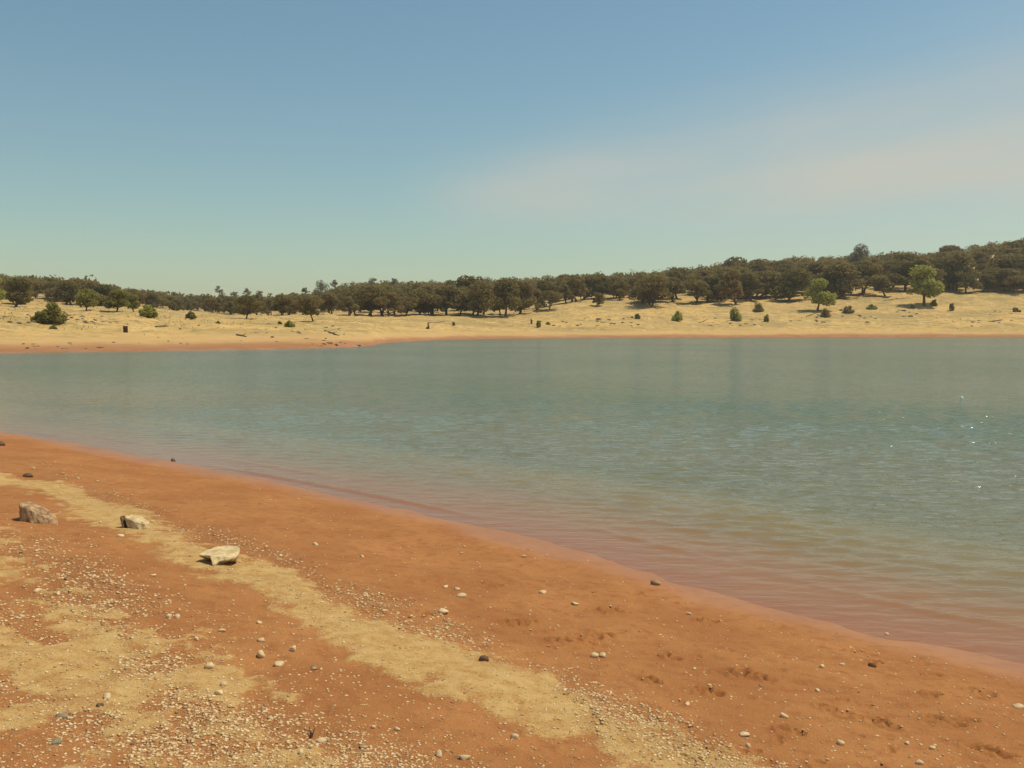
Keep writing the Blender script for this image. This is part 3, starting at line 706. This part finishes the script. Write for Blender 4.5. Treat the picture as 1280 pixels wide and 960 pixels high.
tag(r0, 'buff rock with dark plate for shaded gap at left, between boulder and slab', 'rock', 'large rocks on the beach')
# other named stones: (px, py, w px, h px, mat, label)
STONES = [
 (37, 594, 15, 6, MAT_DARK, 'thin dark flat stone on the pale strip above the wedge boulder'),
 (1, 554, 9, 8, MAT_DARK, 'dark lump cut by the left picture edge near the water'),
 (216, 575, 7, 5, MAT_DARK, 'dark pebble at the water edge, leftmost on the waterline'),
 (819, 727, 15, 9, MAT_ROCKR, 'rounded buff stone by itself right at the near waterline'),
 (554, 764, 16, 9, MAT_PEB, 'pale stone on red clay above the gravel line, lower left of a pair'),
 (576, 745, 15, 7, MAT_PEB, 'flat pale stone on red clay with a dark scuff to its right'),
 (557, 733, 9, 6, MAT_PEB, 'small pale stone just above left of the flat pale one'),
 (571, 736, 9, 5, MAT_PEB, 'small pale stone touching the top of the flat pale one'),
 (679, 740, 12, 6, MAT_PEB, 'oval pale stone alone on smooth clay below the centre waterline'),
 (718, 755, 13, 6, MAT_PEB, 'long pale stone left of the first dark footprint'),
 (743, 817, 12, 8, MAT_PEB, 'left stone of the pale cluster below the long footprint'),
 (753, 816, 10, 9, MAT_PEB, 'right stone of the pale cluster below the long footprint'),
 (604, 822, 18, 10, MAT_DARK, 'dark brown stone on the upper edge of the pale strip'),
 (580, 943, 20, 10, MAT_PEB, 'angular buff stone at the bottom edge, left of the pale strip'),
 (643, 920, 13, 9, MAT_PEB, 'cream pebble on the lower edge of the pale strip'),
 (401, 925, 16, 8, MAT_PEB, 'cream oval stone beside the small dark twig'),
 (327, 815, 15, 12, MAT_PEB, 'chunky pinkish stone, larger of two on lower left clay'),
 (366, 809, 12, 11, MAT_PEB, 'upright pale stone right of the chunky pinkish stone'),
 (349, 828, 18, 7, MAT_PEB, 'flat broken pale stone below the chunky pinkish stone'),
 (392, 833, 15, 7, MAT_ROCKR, 'flat rusty stone right of the flat broken pale one'),
 (327, 800, 13, 6, MAT_PEB, 'small flat stone just above the chunky pinkish stone'),
 (277, 787, 10, 6, MAT_PEB, 'pale oval pebble left above the chunky pinkish stone'),
 (246, 796, 8, 6, MAT_PEB, 'pale egg shaped pebble left of the pale oval one'),
 (324, 778, 8, 5, MAT_PEB, 'round buff pebble directly above the small flat stone'),
 (211, 771, 11, 8, MAT_PEB, 'left stone of a pale heap on gravel at lower left'),
 (221, 772, 12, 7, MAT_PEB, 'right stone of a pale heap on gravel at lower left'),
 (262, 832, 16, 9, MAT_PEB, 'broad pale stone at the right end of the lower left gravel'),
 (280, 858, 10, 8, MAT_PEB, 'pale stone below the broad one on the lower left gravel'),
 (274, 871, 13, 7, MAT_PEB, 'lowest pale stone of the row below the broad one'),
 (134, 874, 13, 8, MAT_PEB, 'bright angular stone on the silt patch at lower left'),
 (124, 886, 13, 6, MAT_DARK, 'dark flat chip just below the bright angular stone'),
 (77, 895, 19, 8, MAT_GREY, 'grey green flat stone on red clay at lower left'),
 (69, 928, 15, 9, MAT_GREY, 'grey triangular shard near the lower left corner'),
 (27, 772, 8, 6, MAT_PEB, 'bright round pebble on the silt patch near the left edge'),
 (46, 736, 14, 6, MAT_PEB, 'flat cream stone on gravel near the left edge'),
 (150, 671, 10, 5, MAT_PEB, 'pale chip just below the split rock'),
 (192, 718, 8, 5, MAT_PEB, 'pale round pebble left below the flat slab'),
 (339, 898, 10, 7, MAT_PEB, 'pinkish pebble on clay left of the small dark twig'),
 (328, 888, 8, 7, MAT_ROCKR, 'buff pebble above the pinkish pebble'),
 (497, 908, 9, 7, MAT_PEB, 'egg shaped cream pebble on lower centre clay'),
 (467, 907, 7, 6, MAT_PEB, 'round white pebble left of the egg shaped cream one'),
 (549, 940, 13, 11, MAT_PEB, 'knobbly pale stone left of the angular buff stone'),
 (454, 934, 18, 5, MAT_ROCKR, 'long flat buff stone at lower centre'),
 (376, 946, 9, 8, MAT_PEB, 'brightest white pebble of a group at the bottom edge'),
 (388, 940, 8, 6, MAT_PEB, 'white pebble upper right of the brightest one'),
 (452, 696, 8, 5, MAT_PEB, 'pebble with dark side on clay right of the flat slab'),
 (394, 681, 9, 5, MAT_PEB, 'pale pebble on clay up right of the flat slab'),
 (655, 696, 8, 5, MAT_PEB, 'small pale pebble just below the centre waterline'),
 (980, 892, 11, 9, MAT_PEB, 'white angular stone on clay at lower right'),
 (930, 918, 16, 6, MAT_PEB, 'flat pale stone down left of the white angular one'),
 (935, 930, 8, 6, MAT_PEB, 'cream pebble just below the flat pale stone at lower right'),
 (1051, 926, 11, 8, MAT_PEB, 'pale stone at the lower right, below the curved footprint'),
 (1027, 835, 9, 6, MAT_PEB, 'pale pebble on smooth clay right of the largest footprint'),
 (1053, 831, 8, 4, MAT_PEB, 'flat white pebble nearest the right waterline'),
 (1090, 833, 11, 6, MAT_DARK, 'dark stone with pale top near the right waterline'),
 (1022, 862, 7, 6, MAT_PEB, 'round cream pebble above the curved footprint'),
 (859, 876, 7, 6, MAT_PEB, 'round cream pebble right of the gravel line end'),
 (886, 856, 9, 5, MAT_PEB, 'pale pebble touching the smaller ring footprint'),
 (1272, 883, 14, 6, MAT_PEB, 'flat pale stone at the right picture edge'),
 (1150, 951, 11, 6, MAT_PEB, 'cream stone in a row at the bottom right edge'),
 (1134, 928, 8, 6, MAT_PEB, 'small pale stone above the bottom right row'),
 (1165, 933, 10, 5, MAT_PEB, 'rusty edged pale stone right above the bottom right row'),
 (862, 766, 9, 4, MAT_PEB, 'small flat pebble on clay right below the waterline stone'),
 (822, 661, 5, 4, MAT_PEB, 'white pebble showing above the shallow water at centre right'),
 (1108, 792, 6, 4, MAT_PEB, 'white pebble at the edge of the water on the right'),
]
NEAR = []
for i, (px, py, wp_, hp, mt, lab) in enumerate(STONES):
    x, y = beach_hit(px, py+hp*.35); k_ = math.hypot(x, y)/F; sx = wp_*k_*.5; sz = hp*k_*.62
    z = max(gz(x, y), -.01) if lab.startswith('white pebble') else gz(x, y)
    me = rock_mesh('stone', 500+i, (sx, max(sx*.8, sz), sz), 2, 10, .10, mt, top=.8)
    o = obj('stone', me); o.location = (x, y, z+sz*.28); o.rotation_euler = (0, 0, random.uniform(-.3, .3))
    tag(o, lab, 'stone', 'stones on the beach'); NEAR.append((x, y, sx))
# --- scattered pebbles big enough to pick apart, each its own object
PEB = [rock_mesh('pebble', 700+i, (1, random.uniform(.7, 1), random.uniform(.45, .7)), 1, 6, .10, MAT_PEB) for i in range(10)]
PEBR = [rock_mesh('pebble', 720+i, (1, random.uniform(.7, 1), random.uniform(.45, .7)), 1, 6, .10, MAT_ROCKR) for i in range(4)]
prg = np.random.default_rng(23)
def scatter(n, rmin, rmax):
    out = []; tries = 0
    while len(out) < n and tries < 60:
        tries += 1
        px = prg.uniform(-60, 1340, 4000); py = 540+prg.random(4000)**.8*460
        t = np.array([ray(a, b) for a, b in zip(px, py)])
        tt = (CAM_H-.55)/-t[:, 2]
        for _ in range(6):                      # refine on the smooth beach
            X = t[:, 0]*tt; Y = t[:, 1]*tt; h = beach_base(near_d(X, Y)); tt = (CAM_H-h)/-t[:, 2]
        X = t[:, 0]*tt; Y = t[:, 1]*tt; d = near_d(X, Y); pl, gr = masks(X, Y, d)
        dens = np.clip(.05+1.0*gr**1.35+.05*sstep(3.4, 4.6, d), 0, 1)*sstep(.1, .6, d)+.01*(d > .05)
        ok = (prg.random(4000) < dens) & (np.hypot(X, Y) < 26)
        for a, b, c, q in zip(X[ok], Y[ok], d[ok], gr[ok]): out.append((a, b, c, q))
    return out[:n]
pts = scatter(235, 0, 0)
PX = np.array([p[0] for p in pts]); PY = np.array([p[1] for p in pts]); PZ = ground_h(PX, PY)
for i, (x, y, d, gq) in enumerate(pts):
    rsz = random.uniform(3.2, 6.5)*.5*math.hypot(x, y)/F
    rsz = min(rsz, .035)
    o = obj('pebble', (PEBR if random.random() < .22 else PEB)[random.randrange(4)] if random.random() < .5 else PEB[random.randrange(10)])
    o.location = (x, y, float(PZ[i])+rsz*.22); o.scale = (rsz*random.uniform(.9, 1.3), rsz, rsz*random.uniform(.7, 1.1)); o.rotation_euler = (random.uniform(-.2, .2), random.uniform(-.2, .2), random.uniform(0, 6.28))
    lab = 'small pale pebble in the gravel lines beside the silt strips' if gq > .3 else ('small pale pebble on the smooth damp clay near the water' if d < 3 else 'small pale pebble on the stony red clay of the upper beach')
    tag(o, lab, 'pebble', lab.replace('small pale pebble', 'pebbles'))
# --- gravel: too many and too fine to count
def gravel():
    pts = scatter(30000, 0, 0); n = len(pts); A = np.array(pts); x, y, d, gq = A.T; z = ground_h(x, y)
    base = np.array([[1, 0, 0], [.2, .9, .05], [-.95, .25, 0], [-.3, -.85, .05], [.1, .05, .62], [0, 0, -.5]])
    tri = np.array([[0, 1, 4], [1, 2, 4], [2, 3, 4], [3, 0, 4], [1, 0, 5], [2, 1, 5], [3, 2, 5], [0, 3, 5]])
    r = np.random.default_rng(41); s = np.minimum(.0022+.012*r.random(n)**3.8, .0018*np.hypot(x, y)+.002)*(1+.2*(gq > .3))
    a = r.uniform(0, 6.28, n); ca, sa = np.cos(a), np.sin(a)
    B = base[None]*(1+r.uniform(-.3, .3, (n, 6, 3))); B = B*s[:, None, None]*np.array([1.15, 1, .9])
    X = B[..., 0]*ca[:, None]-B[..., 1]*sa[:, None]+x[:, None]; Y = B[..., 0]*sa[:, None]+B[..., 1]*ca[:, None]+y[:, None]; Z = B[..., 2]+z[:, None]-(.2*s*r.random(n))[:, None]+.12*s[:, None]
    V = np.stack([X, Y, Z], -1).reshape(-1, 3); Fq = (tri[None]+6*np.arange(n)[:, None, None]).reshape(-1, 3)
    o = obj('gravel', mesh_np('gravel', V, Fq), MAT_GRAVEL, kind='stuff'); tag(o, 'fine pale gravel and grit strewn over the red beach', 'gravel')
gravel()
# --- small dead twig
x, y = beach_hit(389, 920); z = gz(x, y); V, Fc = [], []
k_ = math.hypot(x, y)/F
for a, b, c in ((-.3, .2, 14), (.5, .1, 12), (.1, -.3, 9), (-.6, -.1, 7)): tube(V, Fc, [(0, 0, -.01), (a*4*k_, b*4*k_, c*.5*k_), (a*9*k_, b*9*k_, c*k_)], [1.2*k_, .9*k_, .4*k_], 5)
o = obj('twig', mesh_np('twig', np.array(V), np.array(Fc), True), MAT_WOOD); o.location = (x, y, z); tag(o, 'small dark dead twig sticking up from the red clay', 'twig')

# ------------------------------------------------------------------ things on the far bank
x, y = spot(157, 415.5); z = gz(x, y)
b0 = obj('barrel', None); b0.location = (x, y, z); bh = hpx(8, y); br = hpx(2.7, y)
def lathe(prof, n=20):
    V, Fc = [], []
    for r_, z_ in prof:
        for k_ in range(n): a = 2*math.pi*k_/n; V.append((r_*math.cos(a), r_*math.sin(a), z_))
    for i in range(len(prof)-1):
        for k_ in range(n): Fc.append((i*n+k_, i*n+(k_+1) % n, (i+1)*n+(k_+1) % n, (i+1)*n+k_))
    return mesh_np('lathe', np.array(V), np.array(Fc), True)
obj('drum', lathe([(br, -.05), (br, bh*.30), (br*1.06, bh*.33), (br, bh*.36), (br, bh*.63), (br*1.06, bh*.66), (br, bh*.69), (br, bh*.97), (br*.93, bh*.97), (br*.93, bh*.1), (.001, bh*.1)]), MAT_RUST, b0)
obj('rim', lathe([(br*.92, bh*.955), (br*1.07, bh*.955), (br*1.07, bh), (br*.92, bh), (br*.92, bh*.955)]), MAT_RUST, b0)
tag(b0, 'dark rusty steel barrel standing alone on the left sand bank', 'barrel')
# white float on the open water
Y = yw(498); x = (1204-640)/F*Y
fl = obj('float', None); fl.location = (x, Y, .012)
rr_ = hpx(2.0, Y); obj('ball', lathe([(.001, -rr_)]+[(rr_*math.cos(t), rr_*math.sin(t)) for t in np.linspace(-1.4, 1.4, 9)]+[(.001, rr_)], 14), MAT_FLOAT, fl)
obj('eye_ring', lathe([(rr_*.16, rr_*.98), (rr_*.26, rr_*1.1), (rr_*.16, rr_*1.3), (rr_*.1, rr_*1.1)], 10), MAT_FLOAT, fl)
tag(fl, 'tiny white float bobbing on the open water at right', 'float')

# rocks on the far bank
FR = [rock_mesh('shore_rock', 800+i, (1, .8, .55), 2, 9, .12, MAT_FROCK) for i in range(7)]
frng = random.Random(17)
ZONES = [
 ((0, 130), (394, 404), 26, 2.2, 5.5, 'dark rock among the stones around the far left thicket'),
 ((20, 160), (428, 437), 14, 2, 5, 'rock in the stony red waterline below the barrel'),
 ((95, 150), (398, 404), 10, 2, 5, 'brown rock on the ledge right of the far left thicket'),
 ((170, 260), (404, 432), 10, 1.6, 3.4, 'small rock on the open sand right of the barrel'),
 ((300, 440), (404, 428), 24, 1.6, 4, 'rock in the stony grass of the spit'),
 ((385, 462), (428, 433), 10, 2, 5, 'rock at the waterline of the spit'),
 ((690, 800), (396, 408), 26, 1.6, 4.5, 'rock in the stony patch below the bare gap'),
 ((860, 965), (394, 408), 18, 1.6, 4.5, 'rock in the scrub around the conical shrub'),
 ((985, 1150), (388, 404), 32, 1.6, 4.5, 'dark rock in the stony belt below the green trees'),
 ((1170, 1280), (388, 412), 14, 1.5, 3.2, 'small rock on the bare slope at the far right'),
]
for (x0, x1), (y0, y1), n, smin, smax, lab in ZONES:
    for q in range(n):
        px, py = frng.uniform(x0, x1), frng.uniform(y0, y1); x, y = spot(px, py); s = hpx(frng.uniform(smin, smax), y)*.75
        o = obj('shore_rock', frng.choice(FR)); o.location = (x, y, gz(x, y)+s*.05); o.scale = (s*frng.uniform(1, 1.7), s, s*frng.uniform(.6, 1.0)); o.rotation_euler = (0, 0, frng.uniform(0, 6.28))
        tag(o, lab, 'rock', 'rocks: '+lab)
# driftwood
LOGS = [((874, 404), (888, 398), 'weathered log lying slantwise left of the conical shrub'), ((406, 414), (424, 420), 'dark log lying down slope on the spit'), ((1105, 376), (1130, 373), 'long fallen branch left below the bright green round tree'), ((1008, 396), (1026, 390), 'dark fallen branch below the pale green leaning tree'), ((296, 419), (308, 421), 'short dark stick on the sand left of the spit stones'), ((536, 404), (556, 402), 'faint fallen limb on the grass above the inlet'), ((1222, 404), (1262, 399), 'long dark wrack line branch on the right sand slope'), ((195, 409), (210, 408), 'short dark branch on the sand right of the barrel')]
for (a, b, lab) in LOGS:
    p, q = Vector((*spot(*a), 0)), Vector((*spot(*b), 0))
    if (q-p).length > 9: q = p+(q-p).normalized()*9
    p.z = gz(p.x, p.y)+.04; q.z = gz(q.x, q.y)+.04; m = (p+q)/2; m.z = gz(m.x, m.y)+.06
    V, Fc = [], []; tube(V, Fc, [tuple(p-m), (0, .1, 0), tuple(q-m)], [.13, .12, .05], 7)
    L = (q-p).length; d3 = (q-p).normalized()
    tube(V, Fc, [(0, .1, 0), tuple(d3*L*.15+Vector((.1, .3, .2))), tuple(d3*L*.22+Vector((.15, .5, .35)))], [.06, .04, .02], 5)
    o = obj('driftwood_log', mesh_np('driftwood_log', np.array(V), np.array(Fc), True), MAT_WOOD); o.location = m; tag(o, lab, 'log', 'driftwood on the far bank')
# dry grass tufts on the far bank
def far_grass():
    r = np.random.default_rng(51); n = 14000
    px = r.uniform(-60, 1340, n); u = (px-640)/F; Y = np.exp(r.uniform(math.log(88), math.log(260), n)); x = u*Y; z = ground_h(x, Y, False)
    ok = (z > 1.7+1.2*r.random(n)) & (fbm(x*.08, Y*.08, 33, 3)+.12*r.normal(size=n) > -.03); x, Y, z = x[ok], Y[ok], z[ok]; n = len(x)
    Vs = []
    h = r.uniform(.06, .22, n)
    for b in range(4):
        a = r.uniform(0, 6.28, n); wv = h*.35; dx, dy = np.cos(a), np.sin(a); lx = r.uniform(-.5, .5, n)*h; ly = r.uniform(-.5, .5, n)*h
        Vs.append(np.stack([np.stack([x-dx*wv, Y-dy*wv, z-.04], 1), np.stack([x+dx*wv, Y+dy*wv, z-.04], 1), np.stack([x+lx, Y+ly, z+h], 1)], 1))
    V = np.stack(Vs, 1).reshape(-1, 3)
    o = obj('dry_grass', mesh_np('dry_grass', V, np.arange(len(V)).reshape(-1, 3)), MAT_STRAW, kind='stuff'); tag(o, 'dry straw coloured grass tufts covering the far bank', 'grass')
far_grass()

# prototypes that were never placed are removed
for o in list(COL.objects):
    if o.parent is None and o.type == 'EMPTY' and 'label' not in o:
        for c in list(o.children): bpy.data.objects.remove(c)
        bpy.data.objects.remove(o)

# ------------------------------------------------------------------ haze volume added to lift the dark far trees, like lens glare
def haze():
    V = [(x, y, z) for z in (-70, 75) for x, y in ((-1800, -1800), (1800, -1800), (1800, 1800), (-1800, 1800))]
    Fq = [(0, 3, 2, 1), (4, 5, 6, 7), (0, 1, 5, 4), (1, 2, 6, 5), (2, 3, 7, 6), (3, 0, 4, 7)]
    m = M('tree_lift_haze'); v = m.n('ShaderNodeVolumePrincipled'); v.inputs['Color'].default_value = (1, .96, .88, 1); v.inputs['Density'].default_value = HAZE; v.inputs['Anisotropy'].default_value = .2
    m.t.links.new(v.outputs[0], m.out.inputs['Volume'])
    o = obj('haze', mesh_np('haze', V, Fq), m.m, kind='stuff'); tag(o, 'thin pale haze added over the lake to lift the dark far trees', 'haze')
HAZE = .00026
haze()
